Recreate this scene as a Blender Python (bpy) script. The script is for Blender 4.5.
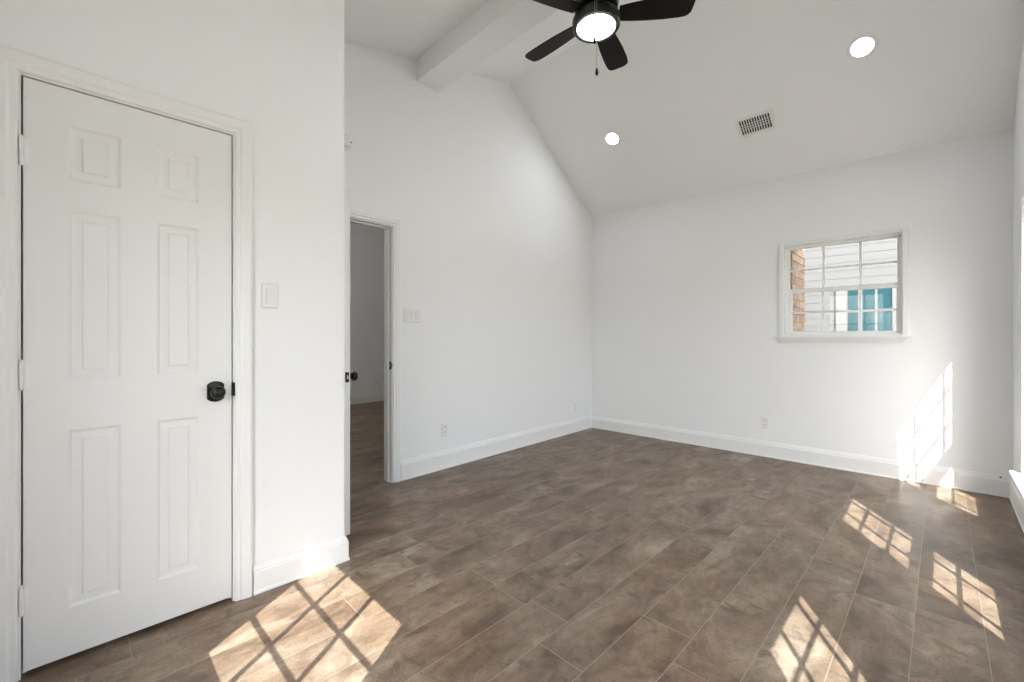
import bpy, bmesh, math, random
from mathutils import Matrix, Vector

random.seed(7)
S = bpy.context.scene
for o in list(bpy.data.objects):
    bpy.data.objects.remove(o)
COL = S.collection

# ------------------------------------------------------------------ camera
YAW = math.radians(44.867)
cam_d = bpy.data.cameras.new('camera')
cam = bpy.data.objects.new('camera', cam_d)
COL.objects.link(cam)
cam.location = (0, 0, 1.155)
cam.rotation_euler = (math.pi / 2, 0, YAW)
cam_d.sensor_fit = 'HORIZONTAL'
cam_d.sensor_width = 36
cam_d.lens = 432 / 1024 * 36
cam_d.shift_y = -3 / 1024
cam_d.clip_start = 0.02
S.camera = cam

# ------------------------------------------------------------------ light, exposure
S.view_settings.view_transform = 'Standard'
S.view_settings.look = 'None'
S.view_settings.gamma = 1
S.view_settings.use_curve_mapping = False
S.view_settings.exposure = 0.14

SUN_DIR = Vector((-1, 1.54, -1.94)).normalized()
sl = bpy.data.lights.new('sun', 'SUN')
sl.energy = 15.5
sl.angle = math.radians(0.25)
sl.color = (1.0, 0.975, 0.94)
sun = bpy.data.objects.new('sun', sl)
COL.objects.link(sun)
sun.location = (6, -6, 9)
sun.rotation_euler = SUN_DIR.to_track_quat('-Z', 'Y').to_euler()

W = bpy.data.worlds.new('world')
S.world = W
W.use_nodes = True
wn = W.node_tree
wn.nodes.clear()
wo = wn.nodes.new('ShaderNodeOutputWorld')
wb = wn.nodes.new('ShaderNodeBackground')
sky = wn.nodes.new('ShaderNodeTexSky')
sky.sky_type = 'NISHITA'
sky.sun_disc = False
sky.sun_elevation = math.radians(46.6)
sky.sun_rotation = math.atan2(1, -1.54)
sky.air_density = 0.7
sky.dust_density = 3.0
hsv = wn.nodes.new('ShaderNodeHueSaturation')
hsv.inputs['Saturation'].default_value = 0.45
wn.links.new(sky.outputs[0], hsv.inputs['Color'])
wn.links.new(hsv.outputs[0], wb.inputs[0])
wn.links.new(wb.outputs[0], wo.inputs[0])
wb.inputs[1].default_value = 1.08

ROOM_LAMPS = 1.0

# ------------------------------------------------------------------ room numbers
H_AX, H_AY = -3.0764, 0.9                      # left wall runs very slightly out of square
CORN = (-3.217, 4.691)
XD = 0.363
YE = -0.46
XC = -2.205
YC = 0.978
RIDGE_Y, RIDGE_Z = 3.13, 3.773
SN = 0.257
SF = (3.773 - 2.695) / (4.725 - 3.13)


def zc(y):
    return RIDGE_Z - SN * (RIDGE_Y - y) if y < RIDGE_Y else RIDGE_Z - SF * (y - RIDGE_Y)


# ------------------------------------------------------------------ materials
def principled(name, col, rough=0.5, metal=0.0, spec=0.5):
    m = bpy.data.materials.new(name)
    m.use_nodes = True
    b = m.node_tree.nodes['Principled BSDF']
    b.inputs['Base Color'].default_value = (*col, 1)
    b.inputs['Roughness'].default_value = rough
    b.inputs['Metallic'].default_value = metal
    b.inputs['Specular IOR Level'].default_value = spec
    return m


def add_noise_bump(m, scale, strength, dist=0.002, detail=3):
    nt = m.node_tree
    b = nt.nodes['Principled BSDF']
    tc = nt.nodes.new('ShaderNodeTexCoord')
    n = nt.nodes.new('ShaderNodeTexNoise')
    n.inputs['Scale'].default_value = scale
    n.inputs['Detail'].default_value = detail
    bp = nt.nodes.new('ShaderNodeBump')
    bp.inputs['Strength'].default_value = strength
    bp.inputs['Distance'].default_value = dist
    nt.links.new(tc.outputs['Object'], n.inputs['Vector'])
    nt.links.new(n.outputs['Fac'], bp.inputs['Height'])
    nt.links.new(bp.outputs[0], b.inputs['Normal'])
    return m


M = {}
M['wall'] = add_noise_bump(principled('wall_paint', (0.85, 0.852, 0.855), 0.6, spec=0.3), 160, 0.06, 0.001)
M['ceil'] = add_noise_bump(principled('ceiling_paint', (0.87, 0.87, 0.87), 0.8, spec=0.2), 120, 0.06, 0.001)
M['trim'] = principled('trim_paint', (0.83, 0.83, 0.825), 0.35, spec=0.45)
M['door'] = principled('door_paint', (0.80, 0.80, 0.79), 0.38, spec=0.45)
M['vinyl'] = principled('white_vinyl', (0.82, 0.82, 0.81), 0.4)
M['plastic'] = principled('white_plastic', (0.80, 0.80, 0.785), 0.3)
M['slot'] = principled('dark_slot', (0.05, 0.05, 0.05), 0.6)
M['black'] = principled('black_metal', (0.006, 0.0055, 0.005), 0.25, metal=0.0, spec=0.3)
M['bronze'] = principled('dark_bronze', (0.012, 0.011, 0.010), 0.35, metal=0.0, spec=0.4)
M['steel'] = principled('latch_metal', (0.35, 0.34, 0.32), 0.3, metal=0.9)
M['closet'] = principled('closet_dark', (0.25, 0.25, 0.25), 0.8)
M['curtain'] = principled('neighbour_trim', (0.115, 0.115, 0.115), 0.6)


def blade_mat():
    m = principled('blade_wood', (0.008, 0.007, 0.006), 0.5, spec=0.15)
    nt = m.node_tree
    b = nt.nodes['Principled BSDF']
    tc = nt.nodes.new('ShaderNodeTexCoord')
    mp = nt.nodes.new('ShaderNodeMapping')
    mp.inputs['Scale'].default_value = (3, 60, 3)
    n = nt.nodes.new('ShaderNodeTexNoise')
    n.inputs['Scale'].default_value = 2
    r = nt.nodes.new('ShaderNodeValToRGB')
    r.color_ramp.elements[0].color = (0.004, 0.0035, 0.003, 1)
    r.color_ramp.elements[1].color = (0.010, 0.008, 0.006, 1)
    nt.links.new(tc.outputs['Object'], mp.inputs[0])
    nt.links.new(mp.outputs[0], n.inputs['Vector'])
    nt.links.new(n.outputs['Fac'], r.inputs[0])
    nt.links.new(r.outputs[0], b.inputs['Base Color'])
    return m


M['blade'] = blade_mat()


def emis(name, col, s):
    m = bpy.data.materials.new(name)
    m.use_nodes = True
    nt = m.node_tree
    nt.nodes.clear()
    o = nt.nodes.new('ShaderNodeOutputMaterial')
    e = nt.nodes.new('ShaderNodeEmission')
    e.inputs[0].default_value = (*col, 1)
    e.inputs[1].default_value = s
    nt.links.new(e.outputs[0], o.inputs[0])
    return m


M['fanlight'] = emis('lit_frosted_glass', (0.92, 0.965, 1.0), 62 * ROOM_LAMPS)
M['canlight'] = emis('lit_led_disc', (0.92, 0.965, 1.0), 135 * ROOM_LAMPS)
M['hallfill'] = emis('hall_fill_glow', (1, 0.97, 0.91), 100)  # emission for the added fill dome in the next room


def glass_mat():
    m = bpy.data.materials.new('window_glass')
    m.use_nodes = True
    nt = m.node_tree
    nt.nodes.clear()
    o = nt.nodes.new('ShaderNodeOutputMaterial')
    t = nt.nodes.new('ShaderNodeBsdfTransparent')
    t.inputs[0].default_value = (0.97, 0.985, 0.98, 1)
    g = nt.nodes.new('ShaderNodeBsdfGlossy')
    g.inputs['Roughness'].default_value = 0.01
    lw = nt.nodes.new('ShaderNodeLayerWeight')
    lw.inputs['Blend'].default_value = 0.5
    pw = nt.nodes.new('ShaderNodeMath'); pw.operation = 'POWER'; pw.inputs[1].default_value = 5
    f = nt.nodes.new('ShaderNodeMath'); f.operation = 'MULTIPLY_ADD'
    f.inputs[1].default_value = 0.5; f.inputs[2].default_value = 0.02
    nt.links.new(lw.outputs['Facing'], pw.inputs[0])
    nt.links.new(pw.outputs[0], f.inputs[0])
    mx = nt.nodes.new('ShaderNodeMixShader')
    nt.links.new(f.outputs[0], mx.inputs[0])
    nt.links.new(t.outputs[0], mx.inputs[1])
    nt.links.new(g.outputs[0], mx.inputs[2])
    nt.links.new(mx.outputs[0], o.inputs[0])
    return m


M['glass'] = glass_mat()


def floor_mat():
    m = bpy.data.materials.new('plank_tile')
    m.use_nodes = True
    nt = m.node_tree
    b = nt.nodes['Principled BSDF']
    L = nt.links.new
    tc = nt.nodes.new('ShaderNodeTexCoord')
    geo = nt.nodes.new('ShaderNodeNewGeometry')
    # each plank takes its own piece of the pattern
    mul = nt.nodes.new('ShaderNodeMath'); mul.operation = 'MULTIPLY'; mul.inputs[1].default_value = 37.0
    L(geo.outputs['Random Per Island'], mul.inputs[0])
    comb = nt.nodes.new('ShaderNodeCombineXYZ')
    L(mul.outputs[0], comb.inputs[2])
    add = nt.nodes.new('ShaderNodeVectorMath'); add.operation = 'ADD'
    L(tc.outputs['Object'], add.inputs[0]); L(comb.outputs[0], add.inputs[1])

    def noise(scale, detail, rough, vec, sc=None, dist=0.0):
        n = nt.nodes.new('ShaderNodeTexNoise')
        n.inputs['Scale'].default_value = scale
        n.inputs['Detail'].default_value = detail
        n.inputs['Roughness'].default_value = rough
        n.inputs['Distortion'].default_value = dist
        if sc:
            mp = nt.nodes.new('ShaderNodeMapping')
            mp.inputs['Scale'].default_value = sc
            L(vec, mp.inputs[0]); L(mp.outputs[0], n.inputs['Vector'])
        else:
            L(vec, n.inputs['Vector'])
        return n

    def ramp(src, stops):
        r = nt.nodes.new('ShaderNodeValToRGB')
        e = r.color_ramp.elements
        e[0].position, e[0].color = stops[0][0], (*stops[0][1], 1)
        e[1].position, e[1].color = stops[-1][0], (*stops[-1][1], 1)
        for p, c in stops[1:-1]:
            x = e.new(p); x.color = (*c, 1)
        L(src, r.inputs[0])
        return r

    def mix(mode, fac, a, c):
        x = nt.nodes.new('ShaderNodeMixRGB'); x.blend_type = mode
        if isinstance(fac, float):
            x.inputs[0].default_value = fac
        else:
            L(fac, x.inputs[0])
        L(a, x.inputs[1])
        if isinstance(c, tuple):
            x.inputs[2].default_value = (*c, 1)
        else:
            L(c, x.inputs[2])
        return x.outputs[0]

    V = add.outputs[0]
    big = noise(3.2, 5, 0.6, V, (1.6, 0.8, 1), 0.6)
    base = ramp(big.outputs['Fac'], [(0.30, (0.090, 0.060, 0.039)), (0.45, (0.162, 0.115, 0.079)),
                                     (0.57, (0.205, 0.156, 0.113)), (0.70, (0.285, 0.232, 0.178))])
    med = noise(15, 7, 0.7, V, (1.0, 0.6, 1), 0.8)
    mr = ramp(med.outputs['Fac'], [(0.32, (0.56, 0.53, 0.51)), (0.5, (1, 1, 1)), (0.68, (1.34, 1.36, 1.38))])
    c = mix('MULTIPLY', 0.85, base.outputs[0], mr.outputs[0])
    red = noise(1.7, 2, 0.5, tc.outputs['Object'])
    rr = ramp(red.outputs['Fac'], [(0.45, (0, 0, 0)), (0.75, (1, 1, 1))])
    c = mix('MULTIPLY', rr.outputs[0], c, (1.06, 0.95, 0.87))
    dark = noise(5.5, 4, 0.7, V, (1, 1.6, 1), 1.4)
    dr = ramp(dark.outputs['Fac'], [(0.57, (0, 0, 0)), (0.70, (0.75, 0.75, 0.75))])
    c = mix('MIX', dr.outputs[0], c, (0.075, 0.052, 0.038))
    fine = noise(120, 3, 0.6, tc.outputs['Object'])
    fr = ramp(fine.outputs['Fac'], [(0.3, (0.72, 0.72, 0.72)), (0.7, (1.22, 1.22, 1.22))])
    c = mix('MULTIPLY', 0.7, c, fr.outputs[0])
    pl = ramp(geo.outputs['Random Per Island'], [(0, (0.97, 0.97, 0.97)), (1, (1.07, 1.065, 1.06))])
    c = mix('MULTIPLY', 1.0, c, pl.outputs[0])
    L(c, b.inputs['Base Color'])
    rg = ramp(med.outputs['Fac'], [(0.3, (0.38, 0.38, 0.38)), (0.7, (0.52, 0.52, 0.52))])
    L(rg.outputs[0], b.inputs['Roughness'])
    b.inputs['Specular IOR Level'].default_value = 0.5
    bp = nt.nodes.new('ShaderNodeBump')
    bp.inputs['Strength'].default_value = 0.25
    bp.inputs['Distance'].default_value = 0.003
    hm = nt.nodes.new('ShaderNodeMath'); hm.operation = 'ADD'
    L(fine.outputs['Fac'], hm.inputs[0]); L(med.outputs['Fac'], hm.inputs[1])
    L(hm.outputs[0], bp.inputs['Height'])
    L(bp.outputs[0], b.inputs['Normal'])
    return m


M['floor'] = floor_mat()
M['grout'] = principled('grout', (0.31, 0.265, 0.22), 0.7)


def brick_mat():
    m = bpy.data.materials.new('tan_brick')
    m.use_nodes = True
    nt = m.node_tree
    b = nt.nodes['Principled BSDF']
    b.inputs['Roughness'].default_value = 1.08
    L = nt.links.new
    tc = nt.nodes.new('ShaderNodeTexCoord')
    sep = nt.nodes.new('ShaderNodeSeparateXYZ')
    L(tc.outputs['Object'], sep.inputs[0])
    ad = nt.nodes.new('ShaderNodeMath'); ad.operation = 'ADD'
    L(sep.outputs[0], ad.inputs[0]); L(sep.outputs[1], ad.inputs[1])
    cb = nt.nodes.new('ShaderNodeCombineXYZ')
    L(ad.outputs[0], cb.inputs[0]); L(sep.outputs[2], cb.inputs[1])
    br = nt.nodes.new('ShaderNodeTexBrick')
    br.inputs['Scale'].default_value = 1
    br.inputs['Brick Width'].default_value = 0.21
    br.inputs['Row Height'].default_value = 0.077
    br.inputs['Mortar Size'].default_value = 0.007
    br.inputs['Color1'].default_value = (0.32, 0.20, 0.135, 1)
    br.inputs['Color2'].default_value = (0.46, 0.36, 0.27, 1)
    br.inputs['Mortar'].default_value = (0.40, 0.37, 0.33, 1)
    L(cb.outputs[0], br.inputs['Vector'])
    n = nt.nodes.new('ShaderNodeTexNoise')
    n.inputs['Scale'].default_value = 14
    n.inputs['Detail'].default_value = 5
    r = nt.nodes.new('ShaderNodeValToRGB')
    r.color_ramp.elements[0].position = 0.3
    r.color_ramp.elements[0].color = (0.62, 0.58, 0.55, 1)
    r.color_ramp.elements[1].position = 0.7
    r.color_ramp.elements[1].color = (1.25, 1.2, 1.15, 1)
    L(tc.outputs['Object'], n.inputs['Vector']); L(n.outputs['Fac'], r.inputs[0])
    mx = nt.nodes.new('ShaderNodeMixRGB'); mx.blend_type = 'MULTIPLY'; mx.inputs[0].default_value = 1
    L(br.outputs[0], mx.inputs[1]); L(r.outputs[0], mx.inputs[2])
    L(mx.outputs[0], b.inputs['Base Color'])
    bp = nt.nodes.new('ShaderNodeBump'); bp.inputs['Distance'].default_value = 0.006
    L(br.outputs['Fac'], bp.inputs['Height']); bp.invert = True
    L(bp.outputs[0], b.inputs['Normal'])
    return m


M['brick'] = brick_mat()
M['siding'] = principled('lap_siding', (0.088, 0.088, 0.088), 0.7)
M['nglass'] = principled('teal_glass', (0.012, 0.045, 0.055), 0.04, spec=0.8)
M['lawn'] = add_noise_bump(principled('pale_ground', (0.34, 0.32, 0.27), 0.9), 6, 0.5, 0.03)


# ------------------------------------------------------------------ mesh helpers
def frame(ox, oy, dx, dy):
    """wall frame: x along the wall (room on the right hand), y outwards, z up"""
    n = math.hypot(dx, dy)
    tx, ty = dx / n, dy / n
    return Matrix(((tx, -ty, 0, ox), (ty, tx, 0, oy), (0, 0, 1, 0), (0, 0, 0, 1)))


FA = frame(H_AX, H_AY, CORN[0] - H_AX, CORN[1] - H_AY)
LA = math.hypot(CORN[0] - H_AX, CORN[1] - H_AY)
FB = frame(CORN[0], CORN[1], XD - CORN[0], 4.76 - CORN[1])
LB = math.hypot(XD - CORN[0], 4.76 - CORN[1])
FD = frame(XD, 4.76, 0, -1)
LD = 4.76 - YE
FE = frame(XD, YE, -1, 0)
LE = XD - XC
FC = frame(XC, YE, 0, 1)
LC = YC - YE


def box(bm, x0, x1, y0, y1, z0, z1):
    v = [bm.verts.new((x, y, z)) for z in (z0, z1) for y in (y0, y1) for x in (x0, x1)]
    for f in ((0, 2, 3, 1), (4, 5, 7, 6), (0, 1, 5, 4), (2, 6, 7, 3), (0, 4, 6, 2), (1, 3, 7, 5)):
        bm.faces.new([v[i] for i in f])
    return v


def prism(bm, prof, x0, x1, e0=None, e1=None):
    """profile [(y,z)] swept along x; e0/e1 give per point x shifts for mitres"""
    a = [bm.verts.new((x0 + (e0[i] if e0 else 0), p[0], p[1])) for i, p in enumerate(prof)]
    b = [bm.verts.new((x1 + (e1[i] if e1 else 0), p[0], p[1])) for i, p in enumerate(prof)]
    n = len(prof)
    for i in range(n):
        j = (i + 1) % n
        bm.faces.new((a[i], a[j], b[j], b[i]))
    bm.faces.new(a[::-1]); bm.faces.new(b)


def cyl(bm, c, r, h, seg=32, axis='z', r2=None):
    r2 = r if r2 is None else r2
    res = bmesh.ops.create_cone(bm, cap_ends=True, segments=seg, radius1=r, radius2=r2, depth=h)
    if axis == 'x':
        rot = Matrix.Rotation(math.pi / 2, 4, 'Y')
    elif axis == 'y':
        rot = Matrix.Rotation(-math.pi / 2, 4, 'X')
    else:
        rot = Matrix.Identity(4)
    bmesh.ops.transform(bm, matrix=Matrix.Translation(c) @ rot, verts=res['verts'])


def lathe(bm, prof, seg=40, mat=None):
    """prof [(r,z)] revolved about z"""
    rings = []
    for r, z in prof:
        if r < 1e-6:
            rings.append([bm.verts.new((0, 0, z))])
        else:
            rings.append([bm.verts.new((r * math.cos(2 * math.pi * k / seg), r * math.sin(2 * math.pi * k / seg), z))
                          for k in range(seg)])
    for a, b in zip(rings, rings[1:]):
        for k in range(seg):
            l = (k + 1) % seg
            if len(a) == 1 and len(b) == 1:
                continue
            if len(a) == 1:
                bm.faces.new((a[0], b[k], b[l]))
            elif len(b) == 1:
                bm.faces.new((a[k], b[0], a[l]))
            else:
                bm.faces.new((a[k], b[k], b[l], a[l]))
    if mat:
        bmesh.ops.transform(bm, matrix=mat, verts=[v for r in rings for v in r])


def obj(name, bm, mat, parent=None, mtx=None, smooth=False, bevel=0.0, seg=2):
    bmesh.ops.recalc_face_normals(bm, faces=bm.faces)
    me = bpy.data.meshes.new(name)
    bm.to_mesh(me)
    bm.free()
    for m in (mat if isinstance(mat, (list, tuple)) else [mat]):
        me.materials.append(m)
    o = bpy.data.objects.new(name, me)
    COL.objects.link(o)
    if mtx is not None:
        o.matrix_world = mtx
    if parent is not None:
        o.parent = parent
    if smooth:
        for p in me.polygons:
            p.use_smooth = True
        try:
            me.set_sharp_from_angle(angle=math.radians(35))
        except Exception:
            pass
    if bevel:
        b = o.modifiers.new('bevel', 'BEVEL')
        b.width = bevel
        b.segments = seg
        b.limit_method = 'ANGLE'
        b.angle_limit = math.radians(40)
    return o


def struct(o):
    o['kind'] = 'structure'
    return o


def tag(o, label, cat, group=None):
    o['label'] = label
    o['category'] = cat
    if group:
        o['group'] = group
    return o


def empty(name, mtx, parent=None):
    o = bpy.data.objects.new(name, None)
    COL.objects.link(o)
    o.empty_display_size = 0.1
    o.matrix_world = mtx
    if parent is not None:
        o.parent = parent
    return o


def T(x, y, z):
    return Matrix.Translation((x, y, z))


def wall_bm(L, d0, d1, top, breaks, holes, z0=0.0):
    """a wall slab from d0 (room face) to d1 with rectangular holes; top(s) is the top height"""
    bm = bmesh.new()
    ss = sorted(set([0.0, L] + list(breaks) + [h[i] for h in holes for i in (0, 1)]))
    zz = sorted(set([z0] + [h[i] for h in holes for i in (2, 3)]))
    nz = len(zz)
    cache = {}

    def vt(i, k, d):
        key = (i, k, d)
        if key not in cache:
            z = zz[k] if k < nz else top(ss[i])
            cache[key] = bm.verts.new((ss[i], d, z))
        return cache[key]

    def solid(i, k):
        if i < 0 or k < 0 or i >= len(ss) - 1 or k >= nz:
            return False
        cs = (ss[i] + ss[i + 1]) / 2
        cz = (zz[k] + zz[k + 1]) / 2 if k + 1 < nz else zz[k] + 0.01
        return not any(h[0] < cs < h[1] and h[2] < cz < h[3] for h in holes)

    for i in range(len(ss) - 1):
        for k in range(nz):
            if not solid(i, k):
                continue
            a = [(i, k), (i + 1, k), (i + 1, k + 1), (i, k + 1)]
            bm.faces.new([vt(*p, d0) for p in a])
            bm.faces.new([vt(*p, d1) for p in a[::-1]])
            for (p, q, di, dk) in ((a[0], a[1], 0, -1), (a[1], a[2], 1, 0), (a[2], a[3], 0, 1), (a[3], a[0], -1, 0)):
                if not solid(i + di, k + dk):
                    bm.faces.new((vt(*p, d0), vt(*q, d0), vt(*q, d1), vt(*p, d1)))
    return bm


# ------------------------------------------------------------------ floor
def build_floor():
    bm = bmesh.new()
    joints = {0: 3.70, 5: 1.405, 6: 1.366, 2: 1.495, 3: 1.664, 9: 1.216, 10: 0.137, 1: 2.73, 4: 2.45, 7: 2.60,
              8: 2.05, 11: 2.9, 12: 2.1, 13: 2.75, 14: 2.3}
    Lp, g = 1.22, 0.0014
    y_lo, y_hi = YE - 0.28, 6.6
    for r in range(-4, 36):
        x1 = -0.08 - 0.2 * r
        x0 = x1 - 0.2
        ymax = 4.80 if x1 > -3.3 else y_hi
        ymin = y_lo
        j = joints.get(r, random.uniform(0, Lp))
        y = j
        while y > ymin:
            y -= Lp
        while y < ymax:
            a, b = max(y, ymin), min(y + Lp, ymax)
            if b - a > 0.01:
                v = [bm.verts.new(p) for p in ((x0 + g, a + g, 0), (x1 - g, a + g, 0), (x1 - g, b - g, 0), (x0 + g, b - g, 0))]
                bm.faces.new(v)
            y += Lp
    n = len(bm.faces)
    v = [bm.verts.new(p) for p in ((-7.5, YE - 0.3, -0.0012), (0.95, YE - 0.3, -0.0012), (0.95, 6.7, -0.0012), (-7.5, 6.7, -0.0012))]
    bm.faces.new(v)
    v2 = [bm.verts.new((p.co.x, p.co.y, -0.12)) for p in v]
    bm.faces.new(v2[::-1])
    for i in range(4):
        k = (i + 1) % 4
        bm.faces.new((v[i], v2[i], v2[k], v[k]))
    bm.faces.ensure_lookup_table()
    for f in bm.faces[n:]:
        f.material_index = 1
    me_o = obj('floor', bm, [M['floor'], M['grout']])
    for p in me_o.data.polygons:
        if p.material_index == 0 and p.normal.z < 0:
            p.flip()
    return struct(me_o)


build_floor()

# ------------------------------------------------------------------ walls
WIN_W = 0.867
WC = [3.843, 2.233, 0.603]                      # window centres along the right wall (y)
hd = [(4.76 - c - WIN_W / 2, 4.76 - c + WIN_W / 2 + 0.014, 0.262, 2.06) for c in WC]
EWC = -0.929
EW = 0.922
he = [(XD - EWC - EW / 2, XD - EWC + EW / 2, 0.262, 2.06)]
B0, B1 = 2.1185, 3.0165                         # side window on the far wall
BZ0, BZ1 = 1.172, 2.046
hb = [(B0, B1, BZ0, BZ1)]
cosA = (CORN[1] - H_AY) / LA
DA0, DA1, DAZ = (1.045 - H_AY) / cosA, (1.776 - H_AY) / cosA, 2.052
ha = [(DA0, DA1, 0.0, DAZ)]
CD0, CD1, CDZ = -0.135 - YE, 0.478 - YE, 2.046
hc = [(CD0 - 0.012, CD1 + 0.012, 0.0, CDZ + 0.012)]

E5 = 0.04
struct(obj('wall_left', wall_bm(LA + 0.15, 0, 0.115, lambda s: zc(H_AY + s * cosA) + E5, [(RIDGE_Y - H_AY) / cosA], ha), M['wall'], mtx=FA))
struct(obj('wall_back', wall_bm(LB + 0.17, 0, 0.17, lambda s: 2.70 + 0.05, [], hb), M['wall'], mtx=FB))
struct(obj('wall_right', wall_bm(LD, 0, 0.17, lambda s: zc(4.76 - s) + E5, [4.76 - RIDGE_Y], hd), M['wall'], mtx=FD))
struct(obj('wall_front', wall_bm(LE + 1.3, 0, 0.17, lambda s: zc(YE) + E5, [], he), M['wall'], mtx=FE))
struct(obj('wall_closet', wall_bm(LC, 0, 0.115, lambda s: zc(YE + s) + E5, [], hc), M['wall'], mtx=FC))
FC2 = frame(XC - 0.115, YC, -1, 0)
struct(obj('wall_closet_end', wall_bm(0.78, -0.0, 0.10, lambda s: zc(YC) + E5, [], []), M['wall'], mtx=FC2))
# closet interior back
bm = bmesh.new(); box(bm, -3.2, -3.1, YE, 0.9, 0, 3.2)
struct(obj('wall_closet_back', bm, M['closet']))

# ceiling: two slopes over the room
bm = bmesh.new()
xa, xb = -3.4, 0.62
ys = [YE - 0.35, RIDGE_Y, 4.98]
prof = [(y, zc(y)) for y in ys] + [(y, zc(y) + 0.12) for y in ys[::-1]]
prism(bm, prof, xa, xb)
struct(obj('ceiling', bm, M['ceil']))
# ridge beam's lower companion that carries the fan
bm = bmesh.new(); box(bm, -3.12, XD + 0.02, 1.994, 2.222, 3.30, 3.56)
struct(obj('trim_1', bm, M['ceil'], bevel=0.004))

# ------------------------------------------------------------------ brick veneer outside
def veneer(name, L, s_lo, holes, top, fr, jag):
    bm = wall_bm(L, 0.172, 0.250, lambda s: top, [], holes, z0=-0.15)
    rnd = random.Random(jag)
    for (a, b, z0, z1) in holes:
        z = z0
        while z < z1 - 0.01:                    # courses that end unevenly at both jambs
            zt = min(z + 0.067, z1)
            p = 0.002 + rnd.random() * 0.010
            box(bm, a - 0.05, a + p, 0.176, 0.257, z, zt)
            p = 0.002 + rnd.random() * 0.010
            box(bm, b - p, b + 0.05, 0.176, 0.257, z, zt)
            z += 0.077
        s = a
        while s < b - 0.01:                     # soldier course over the head
            p = rnd.random() * 0.008
            box(bm, s, min(s + 0.058, b), 0.176, 0.257, z1 - p, z1 + 0.19)
            s += 0.068
    return struct(obj(name, bm, M['brick'], mtx=fr))


hv = [(h[0], h[1], 0.22, 2.075) for h in hd]
veneer('wall_right_brick', LD, 0, hv, 2.9, FD, 3)
hv = [(h[0], h[1], 0.22, 2.075) for h in he]
veneer('wall_front_brick', LE + 1.3, 0, hv, 2.9, FE, 4)
veneer('wall_back_brick', LB, 0, [(B0, B1, BZ0 - 0.03, BZ1 + 0.01)], 2.74, FB, 5)


# ------------------------------------------------------------------ windows
def rect_frame(bm, s0, s1, z0, z1, w, d0, d1, wb=None, wt=None):
    wb = w if wb is None else wb
    wt = w if wt is None else wt
    box(bm, s0, s0 + w, d0, d1, z0, z1)
    box(bm, s1 - w, s1, d0, d1, z0, z1)
    box(bm, s0 + w, s1 - w, d0, d1, z0, z0 + wb)
    box(bm, s0 + w, s1 - w, d0, d1, z1 - wt, z1)


def sash(parent, name, s0, s1, z0, z1, w, dc, cols, rows, wb, wt, mw=0.0115, md=0.0035):
    """glass = (g0,g1,gz0,gz1); muntins on both faces of the pane"""
    bm = bmesh.new()
    rect_frame(bm, s0, s1, z0, z1, w, dc - 0.016, dc + 0.016, wb, wt)
    g0, g1, gz0, gz1 = s0 + w, s1 - w, z0 + wb, z1 - wt
    for sv in cols:
        box(bm, sv - mw, sv + mw, dc - md, dc + md, gz0, gz1)
    xs = [g0] + list(cols) + [g1]
    for zv in rows:
        for i in range(len(xs) - 1):
            a = xs[i] + (mw if i else 0)
            b = xs[i + 1] - (mw if i < len(xs) - 2 else 0)
            box(bm, a, b, dc - md, dc + md, zv - mw, zv + mw)
    o = obj(name, bm, M['vinyl'], parent)
    bm = bmesh.new()
    box(bm, g0 - 0.004, g1 + 0.004, dc - 0.0015, dc + 0.0015, gz0 - 0.004, gz1 + 0.004)
    obj('pane', bm, M['glass'], o)
    return o


def tall_window(n, fr, c, ww=0.867):
    e = struct(empty('window_%d' % n, fr @ T(c, 0, 0)))
    hw = ww / 2
    bm = bmesh.new()
    rect_frame(bm, -hw, hw, 0.262, 2.06, hw - 0.4135, 0.088, 0.176, 0.03, 0.025)
    obj('window_frame', bm, M['vinyl'], e)
    g = 0.39
    cols = (-0.137, 0.123) if n < 4 else (-0.13, 0.13)
    sash(e, 'upper_sash', -g - 0.028, g + 0.028, 1.088, 2.005 + 0.03, 0.028, 0.152, cols, (1.41, 1.68), 0.052, 0.085)
    sash(e, 'lower_sash', -g - 0.028, g + 0.028, 0.292, 1.127, 0.028, 0.112, cols, (0.53, 0.81), 0.050, 0.047)
    bm = bmesh.new()
    box(bm, -0.03, 0.03, 0.088, 0.1, 1.127, 1.14)
    obj('sash_lock', bm, M['vinyl'], e)
    bm = bmesh.new()
    box(bm, -hw - 0.055, hw + 0.055, -0.050, 0.0, 0.264, 0.285)
    box(bm, -hw + 0.001, hw - 0.001, 0.0, 0.088, 0.264, 0.285)
    prism(bm, [(0.0, 0.205), (-0.012, 0.205), (-0.018, 0.215), (-0.018, 0.250), (-0.030, 0.264), (0.0, 0.264)], -hw - 0.03, hw + 0.03)
    obj('window_sill', bm, M['trim'], e, bevel=0.002)
    return e


for i, c in enumerate(WC):
    tall_window(i + 1, FD, 4.76 - c + 0.007, 0.881)
tall_window(4, FE, XD - EWC, EW)

# side window on the far wall
e = struct(empty('window_5', FB @ T(B0, 0, 0)))
Wb = B1 - B0
bm = bmesh.new()
rect_frame(bm, -0.008, Wb + 0.008, BZ0, BZ1 + 0.006, 0.036, -0.013, 0.03, 0.012, 0.030)
rect_frame(bm, 0.004, Wb - 0.004, BZ0, BZ1, 0.036, 0.03, 0.12, 0.02, 0.045)
obj('window_frame', bm, M['vinyl'], e, bevel=0.003)
cx1, cx2 = 0.331, 0.595
sash(e, 'upper_sash', 0.030, Wb - 0.026, 1.585, 2.016, 0.036, 0.092, (cx1, cx2), (1.796,), 0.03, 0.02, 0.009, 0.006)
sash(e, 'lower_sash', 0.054, Wb - 0.030, BZ0 + 0.008, 1.616, 0.036, 0.055, (cx1, cx2), (1.392,), 0.036, 0.040, 0.009, 0.006)
bm = bmesh.new()
box(bm, -0.057, Wb + 0.029, -0.034, 0.03, 1.159, 1.1765)
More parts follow.
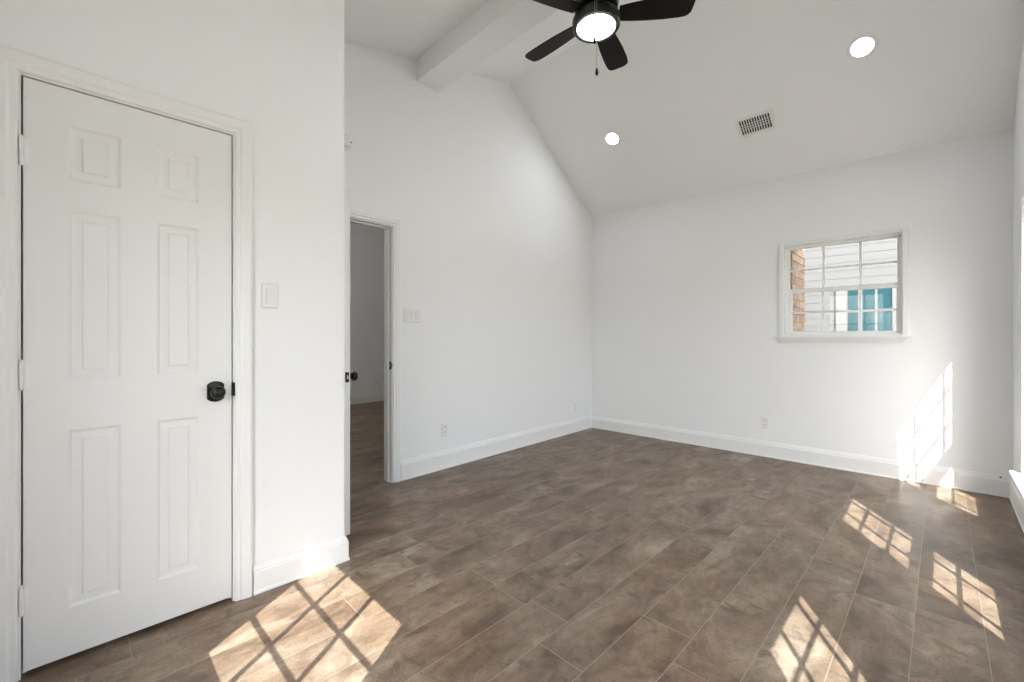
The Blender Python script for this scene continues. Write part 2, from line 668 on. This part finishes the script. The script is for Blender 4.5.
v0 = len(bm.verts)
prof = [(0.0, 1.159), (-0.030, 1.159), (-0.026, 1.150), (-0.014, 1.128), (-0.008, 1.112), (0.0, 1.112)]
e0 = [-0.0, -0.030, -0.026, -0.006, 0.014, 0.014]
prism(bm, prof, 0.0, Wb - 0.025, e0=[x * 1.0 for x in e0], e1=[-x for x in e0])
obj('window_sill', bm, M['trim'], e, bevel=0.003)

# ------------------------------------------------------------------ baseboards
def base_prof(h, t=0.016):
    return [(0.0, 0.0), (-t - 0.004, 0.0), (-t - 0.004, 0.010), (-t, 0.016), (-t, h * 0.78), (-t + 0.004, h * 0.80), (-t + 0.004, h * 0.86),
            (-t + 0.008, h * 0.93), (-t + 0.010, h), (0.0, h)]


def baseboard(name, fr, runs, h, t=0.016, mitre=(0, 0)):
    bm = bmesh.new()
    for i, (a, b) in enumerate(runs):
        p = base_prof(h, t)
        e0 = [-q[0] * mitre[0] for q in p] if i == 0 else None
        e1 = [q[0] * mitre[1] for q in p] if i == len(runs) - 1 else None
        prism(bm, p, a, b, e0, e1)
    return struct(obj(name, bm, M['trim'], mtx=fr))


CW = 0.066
baseboard('baseboard_left', FA, [(DA1 + CW, LA)], 0.162, mitre=(0, 1))
baseboard('baseboard_back', FB, [(0, LB)], 0.150, mitre=(1, 1))
baseboard('baseboard_right', FD, [(0, LD)], 0.168, mitre=(1, 1))
baseboard('baseboard_front', FE, [(0, LE)], 0.15, mitre=(1, 1))
baseboard('baseboard_closet', FC, [(0, CD0 - CW - 0.012), (CD1 + CW + 0.012, LC)], 0.126, mitre=(1, -1))
baseboard('baseboard_closet_end', frame(XC, YC, -1, 0), [(0, 0.8)], 0.126, mitre=(-1, 0))


# ------------------------------------------------------------------ door casings and jambs
def casing(bm, s0, s1, zt, w, d=0.0, sgn=-1):
    """moulded casing round an opening; inner edges s0, s1, top zt"""
    prof = [(0.0, 0.0), (0.0, 0.010), (0.006, 0.013), (0.018, 0.012), (0.026, 0.017), (w - 0.010, 0.020), (w - 0.003, 0.018), (w, 0.012), (w, 0.0)]
    path = [(s0, 0.0, -1, 0), (s0, zt, -1, 1), (s1, zt, 1, 1), (s1, 0.0, 1, 0)]
    rings = []
    for (s, z, os, oz) in path:
        rings.append([bm.verts.new((s + os * a, d + sgn * b, z + oz * a)) for a, b in prof])
    for r, q in zip(rings, rings[1:]):
        n = len(prof)
        for i in range(n):
            j = (i + 1) % n
            bm.faces.new((r[i], r[j], q[j], q[i]))
    bm.faces.new(rings[0]); bm.faces.new(rings[-1][::-1])


def jamb(bm, s0, s1, zt, t, d0, d1, stop=None):
    box(bm, s0 - t, s0, d0, d1, 0, zt + t)
    box(bm, s1, s1 + t, d0, d1, 0, zt + t)
    box(bm, s0, s1, d0, d1, zt, zt + t)
    if stop:
        a, b = stop
        box(bm, s0, s0 + 0.011, a, b, 0, zt - 0.011)
        box(bm, s1 - 0.011, s1, a, b, 0, zt - 0.011)
        box(bm, s0, s1, a, b, zt - 0.011, zt)


# closet door trim
bm = bmesh.new(); casing(bm, CD0 - 0.008, CD1 + 0.008, CDZ + 0.008, CW)
struct(obj('trim_2', bm, M['trim'], mtx=FC))
bm = bmesh.new(); jamb(bm, CD0 - 0.0015, CD1 + 0.0015, CDZ, 0.0125, 0.0005, 0.115, (0.040, 0.07))
struct(obj('trim_3', bm, M['trim'], mtx=FC))
# hall doorway trim, room side and hall side
bm = bmesh.new(); casing(bm, DA0 + 0.012, DA1 - 0.004, DAZ - 0.004, CW)
casing(bm, DA0 + 0.012, DA1 - 0.004, DAZ - 0.004, CW, d=0.115, sgn=1)
struct(obj('trim_4', bm, M['trim'], mtx=FA))
bm = bmesh.new(); jamb(bm, DA0 + 0.012, DA1 - 0.012, DAZ - 0.012, 0.012, -0.0005, 0.1155, (0.040, 0.078))
struct(obj('trim_5', bm, M['trim'], mtx=FA))


# ------------------------------------------------------------------ doors
def panel_face(bm, w, h, d, sgn, panels):
    """one moulded face of a six panel door at depth d; sgn +1 means recess goes towards +y"""
    ss = sorted(set([0, w] + [p[i] for p in panels for i in (0, 1)]))
    zz = sorted(set([0, h] + [p[i] for p in panels for i in (2, 3)]))
    for i in range(len(ss) - 1):
        for k in range(len(zz) - 1):
            cs, cz = (ss[i] + ss[i + 1]) / 2, (zz[k] + zz[k + 1]) / 2
            if any(p[0] < cs < p[1] and p[2] < cz < p[3] for p in panels):
                continue
            bm.faces.new([bm.verts.new((a, d, b)) for a, b in ((ss[i], zz[k]), (ss[i + 1], zz[k]), (ss[i + 1], zz[k + 1]), (ss[i], zz[k + 1]))])
    steps = [(0.0, 0.0), (0.004, 0.003), (0.009, 0.0075), (0.020, 0.0080), (0.034, 0.0060), (0.038, 0.0012)]
    for (a, b, z0, z1) in panels:
        prev = None
        for (ins, dep) in steps:
            ring = [bm.verts.new((x, d + sgn * dep, z)) for x, z in ((a + ins, z0 + ins), (b - ins, z0 + ins), (b - ins, z1 - ins), (a + ins, z1 - ins))]
            if prev:
                for q in range(4):
                    r = (q + 1) % 4
                    bm.faces.new((prev[q], prev[r], ring[r], ring[q]))
            prev = ring
        bm.faces.new(prev)


def door_slab(name, w, h, t, panels, parent):
    bm = bmesh.new()
    panel_face(bm, w, h, 0.0, 1, panels)
    panel_face(bm, w, h, t, -1, panels)
    bmesh.ops.remove_doubles(bm, verts=bm.verts, dist=1e-5)
    for (p, q) in (((0, 0), (w, 0)), ((w, 0), (w, h)), ((w, h), (0, h)), ((0, h), (0, 0))):
        v = [bm.verts.new((p[0], 0, p[1])), bm.verts.new((q[0], 0, q[1])), bm.verts.new((q[0], t, q[1])), bm.verts.new((p[0], t, p[1]))]
        bm.faces.new(v)
    bmesh.ops.remove_doubles(bm, verts=bm.verts, dist=1e-5)
    return obj(name, bm, M['door'], parent)


def rosette_poly():
    pts = []
    hw, hs, ht = 0.031, 0.030, 0.044
    for k in range(9):
        a = k / 8
        x = -hw + 2 * hw * a
        pts.append((x, hs + (ht - hs) * (1 - (x / hw) ** 2) ** 0.8 if abs(x) < hw else hs))
    return pts + [(-x, -z) for x, z in pts]


def knob_set(parent, s, z, d, sgn):
    """sgn -1: knob points to -y"""
    bm = bmesh.new()
    pts = rosette_poly()
    steps = [(1.0, 0.0), (1.0, 0.004), (0.92, 0.007), (0.55, 0.009)]
    prev = None
    for sc, dep in steps:
        ring = [bm.verts.new((s + x * sc, d + sgn * dep, z + y * sc)) for x, y in pts]
        if prev:
            for i in range(len(ring)):
                j = (i + 1) % len(ring)
                bm.faces.new((prev[i], prev[j], ring[j], ring[i]))
        else:
            bm.faces.new(ring)
        prev = ring
    bm.faces.new(prev)
    ros = obj('rosette', bm, M['black'], parent)
    bm = bmesh.new()
    prof = [(0.0, 0.0), (0.020, 0.004), (0.021, 0.011), (0.013, 0.015), (0.011, 0.022), (0.013, 0.028), (0.022, 0.034),
            (0.0265, 0.042), (0.0275, 0.049), (0.0255, 0.057), (0.019, 0.063), (0.010, 0.066), (0.0, 0.0665)]
    rot = Matrix.Rotation(math.pi / 2 * (1 if sgn < 0 else -1), 4, 'X')
    lathe(bm, prof, 32, T(s, d + sgn * 0.003, z) @ rot)
    obj('knob', bm, M['black'], parent, smooth=True)
    return ros


def hinge(parent, s, z, d):
    bm = bmesh.new()
    box(bm, s - 0.001, s + 0.016, d - 0.0012, d + 0.001, z - 0.045, z + 0.045)
    for k in range(5):
        cyl(bm, (s - 0.002, d - 0.006, z - 0.036 + 0.018 * k), 0.0065, 0.0172, 14)
    cyl(bm, (s - 0.002, d - 0.006, z + 0.049), 0.0050, 0.006, 14)
    cyl(bm, (s - 0.002, d - 0.006, z - 0.049), 0.0050, 0.006, 14)
    obj('hinge', bm, M['trim'], parent, smooth=True)


# closet door (door_1)
dw, dh = 0.606, 2.020
e = struct(empty('door_1', FC @ T(-0.131 - YE, 0.003, 0.021)))


def pz(a, b, c, d):
    return (a + 0.131, b + 0.131, c - 0.021, d - 0.021)


panels = [pz(-0.024, 0.116, 1.720, 1.915), pz(0.222, 0.358, 1.720, 1.915),
          pz(-0.024, 0.116, 1.008, 1.612), pz(0.222, 0.358, 1.008, 1.612),
          pz(-0.024, 0.116, 0.192, 0.826), pz(0.222, 0.358, 0.192, 0.826)]
slab = door_slab('slab', dw, dh, 0.035, panels, e)
knob_set(e, 0.416 + 0.131, 0.926 - 0.021, 0.0, -1)
for zh in (1.789, 1.030, 0.268):
    hinge(e, -0.002, zh - 0.021, 0.0)
# latch catch on the strike side jamb
bm = bmesh.new()
box(bm, CD1 - 0.001, CD1 + 0.007, -0.0125, 0.02, 0.902, 0.960)
cyl(bm, (CD1 + 0.003, -0.0122, 0.931), 0.004, 0.05, 12)
o = tag(obj('strike_plate', bm, M['black'], mtx=FC, bevel=0.001), 'small black strike plate on the jamb beside the closed white door knob', 'strike plate')

# open hall door (door_2)
hx, hy = -3.075, 1.073
fx, fy = -2.428, 1.076
ang = math.atan2(fy - hy, fx - hx)
DM = T(hx, hy, 0.020) @ Matrix.Rotation(ang, 4, 'Z')
e = struct(empty('door_2', DM))
w2 = math.hypot(fx - hx, fy - hy)
pn = []
for (z0, z1) in ((1.70, 1.89), (0.98, 1.59), (0.17, 0.80)):
    pn += [(0.11, 0.27, z0, z1), (w2 - 0.27, w2 - 0.11, z0, z1)]
door_slab('slab', w2, 2.010, 0.035, pn, e)
knob_set(e, w2 - 0.058, 0.908, 0.035, 1)
knob_set(e, w2 - 0.058, 0.908, 0.0, -1)
bm = bmesh.new()
box(bm, w2 - 0.001, w2 + 0.0012, 0.006, 0.029, 0.880, 0.938)
o = obj('latch_plate', bm, M['black'], e)
bm = bmesh.new()
box(bm, w2 + 0.001, w2 + 0.009, 0.012, 0.023, 0.898, 0.920)
obj('latch_bolt', bm, M['steel'], o, bevel=0.002)
for zh in (1.78, 1.0, 0.24):
    bm = bmesh.new()
    cyl(bm, (-0.004, -0.004, zh), 0.006, 0.09, 14)
    obj('hinge', bm, M['trim'], e, smooth=True)

# strike plate of the hall doorway
bm = bmesh.new()
s1 = DA1 - 0.012
box(bm, s1 - 0.0015, s1 + 0.001, 0.004, 0.032, 0.905, 0.965)
box(bm, s1 - 0.0015, s1 + 0.001, -0.003, 0.004, 0.920, 0.950)
sp = tag(obj('strike_plate', bm, M['black'], mtx=FA), 'small black strike plate on the right jamb of the open doorway', 'strike plate')
bm = bmesh.new()
box(bm, s1 - 0.0022, s1 - 0.0014, 0.012, 0.024, 0.922, 0.948)
o = obj('latch_hole', bm, M['steel'], sp)

# ------------------------------------------------------------------ room beyond the doorway
hallH = 3.3
XF = -7.30
bm = bmesh.new(); box(bm, XF - 0.1, XF, 0.0, 6.6, 0, hallH)
struct(obj('wall_hall_far', bm, M['wall']))
bm = bmesh.new(); box(bm, XF, -3.35, 6.5, 6.6, 0, hallH)
struct(obj('wall_hall_side', bm, M['wall']))
bm = bmesh.new(); box(bm, XF, -3.20, -0.1, 0.0, 0, hallH)
struct(obj('wall_hall_near', bm, M['wall']))
bm = bmesh.new(); box(bm, -3.45, -3.35, 4.75, 6.6, 0, hallH)
struct(obj('wall_hall_corner', bm, M['wall']))
bm = bmesh.new(); box(bm, -3.30, -3.20, -0.1, 0.9, 0, hallH)
struct(obj('wall_hall_closet', bm, M['wall']))
bm = bmesh.new(); box(bm, XF - 0.1, -3.25, -0.1, 6.6, hallH, hallH + 0.08)
struct(obj('ceiling_hall', bm, M['ceil']))
baseboard('baseboard_hall', frame(XF, 0.0, 0, 1), [(0, 6.5)], 0.15)
bm = bmesh.new()  # added fill light: out-of-sight glowing dome that brightens the next room
lathe(bm, [(0.0, -0.09), (0.06, -0.085), (0.11, -0.06), (0.14, -0.02), (0.145, 0.0), (0.0, 0.0)], 32)
hl = tag(obj('hall_fill_light', bm, M['hallfill'], mtx=T(-5.6, 1.3, hallH), smooth=True), 'unseen glowing dome added to brighten the next room', 'ceiling light')


# ------------------------------------------------------------------ outlets and switches
def wall_plate(name, fr, s, z, w, h, label, cat, group=None):
    e = empty(name, fr @ T(s, 0, z))
    tag(e, label, cat, group)
    bm = bmesh.new()
    hw, hh = w / 2, h / 2
    prof = [(hw, hh, 0.0), (hw, hh, -0.002), (hw - 0.004, hh - 0.004, -0.006)]
    rings = [[bm.verts.new((sx * a, d, sz * b)) for sx, sz in ((-1, -1), (1, -1), (1, 1), (-1, 1))] for a, b, d in prof]
    for p, q in zip(rings, rings[1:]):
        for i in range(4):
            j = (i + 1) % 4
            bm.faces.new((p[i], p[j], q[j], q[i]))
    bm.faces.new(rings[0]); bm.faces.new(rings[-1])
    obj('cover_plate', bm, M['plastic'], e)
    return e


def outlet(fr, s, z, label):
    e = wall_plate('wall_outlet', fr, s, z, 0.072, 0.116, label, 'outlet')
    for k, dz in enumerate((0.024, -0.024)):
        bm = bmesh.new()
        cyl(bm, (0, -0.0066, dz), 0.0165, 0.003, 24, 'y')
        box(bm, -0.0165, 0.0165, -0.0082, -0.0055, dz - 0.011, dz + 0.011)
        r = obj('receptacle', bm, M['plastic'], e)
        bm = bmesh.new()
        box(bm, -0.008, -0.0055, -0.0087, -0.0080, dz - 0.001, dz + 0.009)
        box(bm, 0.0055, 0.008, -0.0087, -0.0080, dz - 0.001, dz + 0.008)
        cyl(bm, (0, -0.0084, dz - 0.007), 0.0025, 0.0008, 12, 'y')
        obj('slots', bm, M['slot'], r)
    bm = bmesh.new(); cyl(bm, (0, -0.0066, 0), 0.003, 0.0016, 12, 'y')
    obj('screw', bm, M['trim'], e)
    return e


def rocker(fr, s, z, n, label):
    w = 0.072 + 0.046 * (n - 1)
    e = wall_plate('light_switch', fr, s, z, w, 0.116, label, 'switch')
    for k in range(n):
        c = (k - (n - 1) / 2) * 0.046
        bm = bmesh.new()
        rect_frame(bm, c - 0.0175, c + 0.0175, -0.0345, 0.0345, 0.0015, -0.0075, -0.005)
        v = box(bm, c - 0.0155, c + 0.0155, -0.0085, -0.005, -0.0325, 0.0325)
        for q in v:                              # rocker tilted
            if q.co.z > 0 and q.co.y < -0.008:
                q.co.y -= 0.0025
        obj('rocker', bm, M['plastic'], e)
    for k in range(n):
        c = (k - (n - 1) / 2) * 0.046
        for dz in (0.047, -0.047):
            bm = bmesh.new()
            cyl(bm, (c, -0.0062, dz), 0.0028, 0.0012, 12, 'y')
            obj('screw', bm, M['trim'], e)
    return e


def sA(y):
    return (y - H_AY) / cosA


outlet(FA, sA(2.297), 0.343, 'white duplex wall outlet low on the left wall, just past the open doorway')
outlet(FA, sA(4.297), 0.315, 'white duplex wall outlet low on the left wall close to the far room corner')
outlet(FB, 3.217 - 1.224, 0.331, 'white duplex wall outlet low on the far wall below the small window')
rocker(FA, sA(1.956), 1.341, 3, 'wide white triple rocker light switch beside the open doorway')
rocker(FC, 0.626 - YE, 1.351, 1, 'single white rocker light switch beside the closed six-panel door')
fo = outlet(frame(XF, 0, 0, 1), 3.835, 0.343, 'shaded wall outlet in the next room, seen through the open doorway')

# tiny dark screw in the far wall near the right corner
bm = bmesh.new()
cyl(bm, (0, -0.002, 0), 0.006, 0.006, 12, 'y')
cyl(bm, (0, -0.006, 0), 0.003, 0.008, 12, 'y')
tag(obj('wall_screw', bm, M['slot'], mtx=FB @ T(3.217 + 0.303, -0.0085, 0.139)), 'tiny dark screw at the baseboard top near the right corner', 'screw')

# alarm on the left wall above the doorway
e = empty('smoke_alarm', FA @ T(sA(1.378), 0, 2.588))
tag(e, 'round white alarm high on the left wall above the open doorway', 'smoke alarm')
RX = Matrix.Rotation(math.pi / 2, 4, 'X')
bm = bmesh.new()
lathe(bm, [(0.0, 0.0), (0.055, 0.0), (0.055, 0.010), (0.050, 0.012), (0.0, 0.012)], 40, RX)
obj('base', bm, M['plastic'], e, smooth=True)
bm = bmesh.new()
lathe(bm, [(0.0, 0.012), (0.047, 0.012), (0.047, 0.020), (0.044, 0.028), (0.034, 0.036), (0.0, 0.038)], 40, RX)
obj('cover', bm, M['plastic'], e, smooth=True)
bm = bmesh.new()
cyl(bm, (0.030, -0.036, -0.004), 0.005, 0.006, 16, 'y')
obj('test_button', bm, M['slot'], e)

# ------------------------------------------------------------------ recessed lights and vent on the slopes
n_far = Vector((0, -SF, -1)).normalized()      # into the room
t_far = Vector((0, 1, -SF)).normalized()


def slope_mtx(x, y):
    # local z points into the room, local x across the room, local y up the slope
    X = Vector((1, 0, 0)); Z = n_far; Y = Z.cross(X)
    m = Matrix(((X.x, Y.x, Z.x, x), (X.y, Y.y, Z.y, y), (X.z, Y.z, Z.z, zc(y)), (0, 0, 0, 1)))
    return m


for (x, y, lab) in ((-0.402, 3.938, 'round lit recessed ceiling light nearest the right wall'),
                    (-2.434, 3.930, 'round lit recessed ceiling light nearest the left wall')):
    e = empty('recessed_light', slope_mtx(x, y))
    tag(e, lab, 'ceiling light', 'recessed lights on the sloped ceiling')
    bm = bmesh.new()
    lathe(bm, [(0.061, 0.0), (0.061, 0.003), (0.067, 0.006), (0.084, 0.005), (0.090, 0.002), (0.090, 0.0)], 48)
    obj('trim_ring', bm, M['plastic'], e, smooth=True)
    bm = bmesh.new()
    lathe(bm, [(0.0, 0.0035), (0.0620, 0.0035), (0.0620, 0.0), (0.0, 0.0)], 48)
    obj('lens', bm, M['canlight'], e)

vm = slope_mtx(-1.165, 4.213)
e = empty('ceiling_vent', vm)
tag(e, 'rectangular slatted air vent on the sloped ceiling between the lights', 'vent')
vw, vh = 0.150, 0.098
bm = bmesh.new()
rect = [(vw, vh, 0.0), (vw, vh, 0.003), (vw - 0.006, vh - 0.006, 0.007), (vw - 0.026, vh - 0.026, 0.007), (vw - 0.028, vh - 0.028, 0.001)]
rings = [[bm.verts.new((sx * a, sy * b, d)) for sx, sy in ((-1, -1), (1, -1), (1, 1), (-1, 1))] for a, b, d in rect]
for p, q in zip(rings, rings[1:]):
    for i in range(4):
        j = (i + 1) % 4
        bm.faces.new((p[i], p[j], q[j], q[i]))
obj('vent_frame', bm, M['plastic'], e)
bm = bmesh.new()
box(bm, -vw + 0.026, vw - 0.026, -vh + 0.026, vh - 0.026, 0.0003, 0.0010)
obj('duct_opening', bm, M['slot'], e)
bm = bmesh.new()
n = 12
for k in range(n + 1):
    x = -vw + 0.028 + (2 * vw - 0.056) * k / n
    box(bm, x - 0.0034, x + 0.0034, -vh + 0.027, vh - 0.027, 0.0012, 0.0062)
for k in (-1, 0, 1):
    y = k * 0.024
    box(bm, -vw + 0.027, vw - 0.027, y - 0.0014, y + 0.0014, 0.0012, 0.0045)
obj('louvre', bm, M['plastic'], e)

# ------------------------------------------------------------------ ceiling fan
FXc, FYc = -1.405, 2.095
fan = empty('ceiling_fan', T(FXc, FYc, 3.30))
tag(fan, 'black five-blade ceiling fan with lit round glass hanging from the white beam', 'ceiling fan')


def F(z):
    return z - 3.30


bm = bmesh.new()
lathe(bm, [(0.0, F(3.30)), (0.068, F(3.30)), (0.066, F(3.265)), (0.045, F(3.235)), (0.018, F(3.228)), (0.0, F(3.228))], 40)
obj('canopy', bm, M['bronze'], fan, smooth=True)
bm = bmesh.new(); cyl(bm, (0, 0, F(3.19)), 0.012, 0.10, 20)
obj('downrod', bm, M['bronze'], fan, smooth=True)
bm = bmesh.new()
lathe(bm, [(0.0, F(3.165)), (0.035, F(3.16)), (0.085, F(3.135)), (0.118, F(3.10)), (0.126, F(3.06)), (0.120, F(3.03)), (0.100, F(3.022)), (0.0, F(3.022))], 48)
obj('motor_housing', bm, M['bronze'], fan, smooth=True)
bm = bmesh.new()
lathe(bm, [(0.0, F(3.022)), (0.098, F(3.022)), (0.098, F(3.004)), (0.0, F(3.004))], 48)
obj('flywheel', bm, M['black'], fan)
bm = bmesh.new()
lathe(bm, [(0.0, F(3.004)), (0.112, F(3.004)), (0.130, F(2.9860)), (0.136, F(2.9730)), (0.134, F(2.9380)), (0.128, F(2.9300)), (0.109, F(2.9300)),
           (0.1075, F(2.9380)), (0.0, F(2.9400))], 48)
lk = obj('light_kit', bm, M['bronze'], fan, smooth=True)
bm = bmesh.new()
lathe(bm, [(0.0, F(2.9100)), (0.04, F(2.9120)), (0.08, F(2.9190)), (0.099, F(2.9290)), (0.107, F(2.9370)), (0.107, F(2.9395)), (0.0, F(2.9395))], 48)
obj('lamp_glass', bm, M['fanlight'], lk, smooth=True)


def blade_bm():
    bm = bmesh.new()
    # outline in local x (radial) / y (across)
    up = [(0.128, 0.046), (0.20, 0.057), (0.28, 0.066), (0.38, 0.072), (0.46, 0.073), (0.495, 0.070), (0.512, 0.062), (0.524, 0.046)]
    dn = [(0.532, 0.0), (0.534, -0.030), (0.527, -0.050), (0.508, -0.062), (0.46, -0.067), (0.36, -0.067), (0.27, -0.062), (0.20, -0.056), (0.128, -0.046)]
    pts = up + dn
    a = [bm.verts.new((x, y, 0.003)) for x, y in pts]
    b = [bm.verts.new((x, y, -0.003)) for x, y in pts]
    bm.faces.new(a); bm.faces.new(b[::-1])
    for i in range(len(pts)):
        j = (i + 1) % len(pts)
        bm.faces.new((a[i], b[i], b[j], a[j]))
    return bm


def iron_bm():
    bm = bmesh.new()
    pts = [(0.085, 0.014), (0.125, 0.013), (0.150, 0.028), (0.195, 0.034), (0.215, 0.020), (0.220, 0.0)]
    pts = pts + [(x, -y) for x, y in pts[::-1][1:]]
    a = [bm.verts.new((x, y, 0.0075)) for x, y in pts]
    b = [bm.verts.new((x, y, 0.0035)) for x, y in pts]
    bm.faces.new(a); bm.faces.new(b[::-1])
    for i in range(len(pts)):
        j = (i + 1) % len(pts)
        bm.faces.new((a[i], b[i], b[j], a[j]))
    return bm


for k in range(5):
    a = math.radians(34.5 + 72 * k)
    m = T(0, 0, F(2.998)) @ Matrix.Rotation(a, 4, 'Z') @ Matrix.Rotation(math.radians(-11), 4, 'X')
    bl = obj('blade', blade_bm(), M['blade'], fan, bevel=0.0012, seg=1)
    bl.matrix_local = m
    ir = obj('blade_iron', iron_bm(), M['black'], bl, bevel=0.001, seg=1)

# two pull chains on the camera side of the switch housing
ca, sa = math.cos(YAW), math.sin(YAW)


def rw(r, w):
    return (r * ca - w * sa - FXc, r * sa + w * ca - FYc)


for (r, w, zt, zb) in ((0.447, 2.335, 3.00, 2.779), (0.4585, 2.337, 3.00, 2.610)):
    px, py = rw(r, w)
    bm = bmesh.new()
    box(bm, px - 0.003, px + 0.003, py - 0.003, py + 0.003, F(zt) - 0.004, F(zt) + 0.004)
    L0 = Vector((px, py, F(zt))).lerp(Vector((0, 0, F(zt))), 0.12)
    cyl(bm, (px, py, (F(zt) + F(zb)) / 2), 0.0011, zt - zb, 8)
    z = zb
    while z < zt:
        bmesh.ops.create_icosphere(bm, subdivisions=1, radius=0.0018, matrix=T(px, py, F(z)))
        z += 0.006
    # short stub joining chain and housing
    v = Vector((px, py, 0)); l = v.length; ang = math.atan2(py, px)
    res = bmesh.ops.create_cone(bm, cap_ends=True, segments=10, radius1=0.003, radius2=0.003, depth=0.03)
    bmesh.ops.transform(bm, matrix=Matrix.Rotation(ang, 4, 'Z') @ T(l - 0.014, 0, F(2.997)) @ Matrix.Rotation(math.pi / 2, 4, 'Y'), verts=res['verts'])
    ch = obj('pull_chain', bm, M['steel'], fan)
    bm = bmesh.new()
    lathe(bm, [(0.0, F(zb) + 0.004), (0.005, F(zb) + 0.002), (0.0075, F(zb) - 0.010), (0.0085, F(zb) - 0.022), (0.006, F(zb) - 0.032), (0.0, F(zb) - 0.034)], 16,
          T(px, py, 0))
    obj('pull_knob', bm, M['black'], ch, smooth=True)

# ------------------------------------------------------------------ outdoors
bm = bmesh.new()
box(bm, -30, 30, -30, 40, -0.35, -0.15)
struct(obj('ground', bm, M['lawn']))

# brick pier standing just outside the small window
bm = bmesh.new()
box(bm, -1.42, -1.062, 4.985, 5.56, -0.15, 2.7)
z = -0.15
rnd = random.Random(9)
while z < 2.65:
    p = 0.004 + rnd.random() * 0.006
    box(bm, -1.42 - p, -1.062 + p, 4.985, 5.56 + p, z + 0.005, z + 0.068)
    z += 0.077
struct(obj('wall_brick_pier', bm, M['brick']))

# neighbouring house with lap siding
ny = 7.2
bm = bmesh.new()
z = -0.15
lap = 0.105
while z < 4.2:
    prof = [(0.0, z), (-0.005, z), (-0.0015, z + lap), (0.0, z + lap)]
    prism(bm, prof, -6.0, 4.5)
    z += lap
box(bm, -6.0, 4.5, 0.0, 0.2, -0.15, 4.3)
nb = empty('neighbour_house', T(0, ny, 0))
tag(nb, 'white lap-sided neighbouring house seen through the small window', 'house')
obj('siding_wall', bm, M['siding'], nb)
nx0, nx1, nz0, nz1 = -1.01, -0.405, 0.55, 1.83
bm = bmesh.new()
box(bm, nx0, nx0 + 0.125, -0.035, 0.0, nz0, nz1)
box(bm, nx0 + 0.125, nx1, -0.035, 0.0, nz1 - 0.03, nz1)
box(bm, nx0 + 0.125, nx1, -0.035, 0.0, nz0, nz0 + 0.05)
box(bm, nx1 - 0.035, nx1, -0.035, 0.0, nz0 + 0.05, nz1 - 0.03)
wf = obj('window_frame', bm, M['curtain'], nb)
gx0, gx1 = nx0 + 0.125, nx1 - 0.035
bm = bmesh.new()
for k in (1, 2):
    x = gx0 + (gx1 - gx0) * k / 3 - (0.018 if k == 1 else 0.006)
    w_ = 0.022 if k == 1 else 0.012
    box(bm, x - w_, x + w_, -0.030, -0.018, nz0 + 0.05, nz1 - 0.03)
zr = nz1 - 0.03 - 0.30
while zr > nz0 + 0.1:
    box(bm, gx0, gx1, -0.029, -0.019, zr - 0.011, zr + 0.011)
    zr -= 0.30
obj('muntins', bm, M['curtain'], wf)
bm = bmesh.new(); box(bm, gx0, gx1, -0.022, -0.016, nz0 + 0.05, nz1 - 0.03)
obj('pane', bm, M['nglass'], wf)
